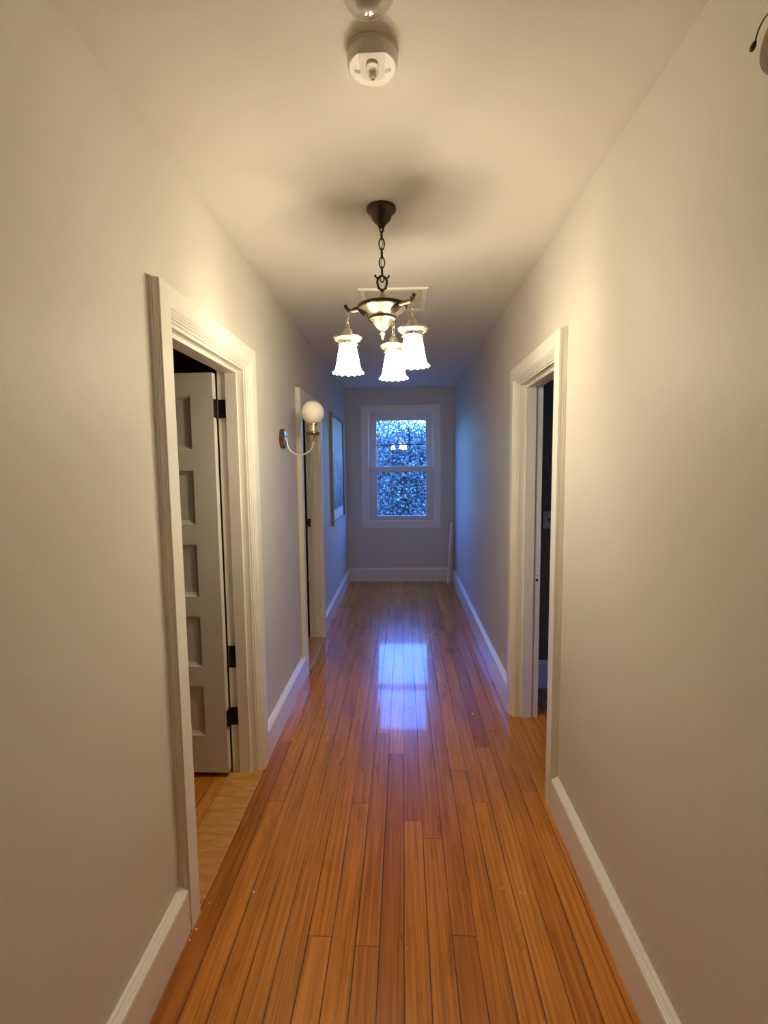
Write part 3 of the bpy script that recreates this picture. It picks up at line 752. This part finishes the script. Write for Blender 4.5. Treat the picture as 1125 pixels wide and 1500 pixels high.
# ------------------------------------------------------------------ garden
bm = bmesh.new(); box(bm, -40, 40, YW+.2, 60, -3.3, -3.1); obj('ground', bm, 'ground', kind='structure')
def tree(label, x, y, hgt, crown_r, crown_z, nleaf, lm, seed, size=.085, group=None):
    rnd = random.Random(seed); base = -3.1
    t = thing('tree', label, 'tree', (x, y, base), group=group)
    bm = bmesh.new(); H_ = hgt
    tp = [(.25*math.sin(i*.9+seed)*i/8, .2*math.cos(i*.7+seed)*i/8, H_*i/8) for i in range(9)]
    tube(bm, tp, [.16*(1-.1*i) for i in range(9)], 10)
    tips = []
    for k in range(26):
        z = H_*(.15+.8*k/26); a = k*2.4+seed; ln = crown_r*(.55+.45*rnd.random())*(1.05-.55*abs(z/H_-.5))
        b0 = Vector((.25*math.sin(z/H_*7.2+seed)*z/H_, .2*math.cos(z/H_*5.6+seed)*z/H_, z))
        p = b0.copy(); d = Vector((math.cos(a), math.sin(a), .35+.3*rnd.random())); pts = [p.copy()]
        for s in range(6):
            p += d*ln/6; d += Vector((rnd.uniform(-.25, .25), rnd.uniform(-.25, .25), rnd.uniform(-.25, .15))); pts.append(p.copy()); tips.append(p.copy())
        tube(bm, pts, [.045*(1-.13*s) for s in range(7)], 6)
    obj('trunk', bm, 'bark', t, smooth=True)
    bm = bmesh.new()
    for k in range(nleaf):
        c = rnd.choice(tips)+Vector((rnd.gauss(0, .33), rnd.gauss(0, .33), rnd.gauss(0, .30)))
        s = size*(.6+.8*rnd.random())
        n = Vector((rnd.gauss(0, 1), rnd.gauss(0, 1), rnd.gauss(0, 1))).normalized(); q = n.orthogonal().normalized(); w_ = n.cross(q)
        an = rnd.random()*6.28; l_ = (q*math.cos(an)+w_*math.sin(an)); m_ = n.cross(l_)
        v0 = bm.verts.new(c-l_*s*.5); v1 = bm.verts.new(c+m_*s*.36-n*s*.06); v2 = bm.verts.new(c+l_*s*.5); v3 = bm.verts.new(c-m_*s*.36-n*s*.06)
        bm.faces.new((v0, v1, v2)); bm.faces.new((v0, v2, v3))
    me = bpy.data.meshes.new('foliage'); bm.to_mesh(me); bm.free(); me.materials.append(M[lm])
    o = bpy.data.objects.new('foliage', me); C.objects.link(o); o.parent = t; o['kind'] = 'stuff'
    return t
tree('dense blue-grey leafy tree straight outside the window, filling most of both panes', .0, 12.6, 5.45, 1.9, 0, 80000, 'leafC', 3, .060)
tree('dark tree nearest the house, its outer leaves at the left edge of the panes', -2.75, 9.2, 5.4, 1.25, 0, 22000, 'leafA', 11, .06)
tree('olive-leaved tree nearest the house, its outer leaves at the right edge of the panes', 2.75, 9.4, 4.6, 1.25, 0, 22000, 'leafB', 21, .06)
tree('tall dark tree at the back of the garden, over the left of the upper pane', -2.4, 18.6, 7.0, 2.3, 0, 40000, 'leafA', 31, .10)
tree('thinner tree at the back of the garden, against bright sky at the upper right', 3.0, 19.4, 5.9, 2.3, 0, 30000, 'leafB', 41, .10)

# ------------------------------------------------------------------ dusk sky
wd = bpy.data.worlds.new('dusk_sky'); S.world = wd; wd.use_nodes = True; nt = wd.node_tree
bg = nt.nodes['Background']; L = nt.links.new
tc = nd(nt, 'ShaderNodeTexCoord'); sp = nd(nt, 'ShaderNodeSeparateXYZ'); L(tc.outputs['Generated'], sp.inputs[0])
rp = nd(nt, 'ShaderNodeValToRGB'); L(sp.outputs['Z'], rp.inputs[0])
rp.color_ramp.elements[0].position = .02; rp.color_ramp.elements[0].color = (.06, .20, .42, 1)
rp.color_ramp.elements[1].position = .7; rp.color_ramp.elements[1].color = (.065, .205, .92, 1)
x = rp.color_ramp.elements.new(.12); x.color = (.11, .33, .62, 1)
x = rp.color_ramp.elements.new(.30); x.color = (.075, .225, .87, 1)
L(rp.outputs[0], bg.inputs['Color']); bg.inputs['Strength'].default_value = 9.0

# ------------------------------------------------------------------ view
S.view_settings.view_transform = 'Standard'; S.view_settings.look = 'None'; S.view_settings.gamma = 1
S.view_settings.use_curve_mapping = False; S.view_settings.exposure = 1.17
S.cycles.max_bounces = 12; S.cycles.diffuse_bounces = 6; S.cycles.glossy_bounces = 4; S.cycles.transparent_max_bounces = 16
S.cycles.sample_clamp_indirect = 6; S.cycles.caustics_reflective = False; S.cycles.caustics_refractive = False
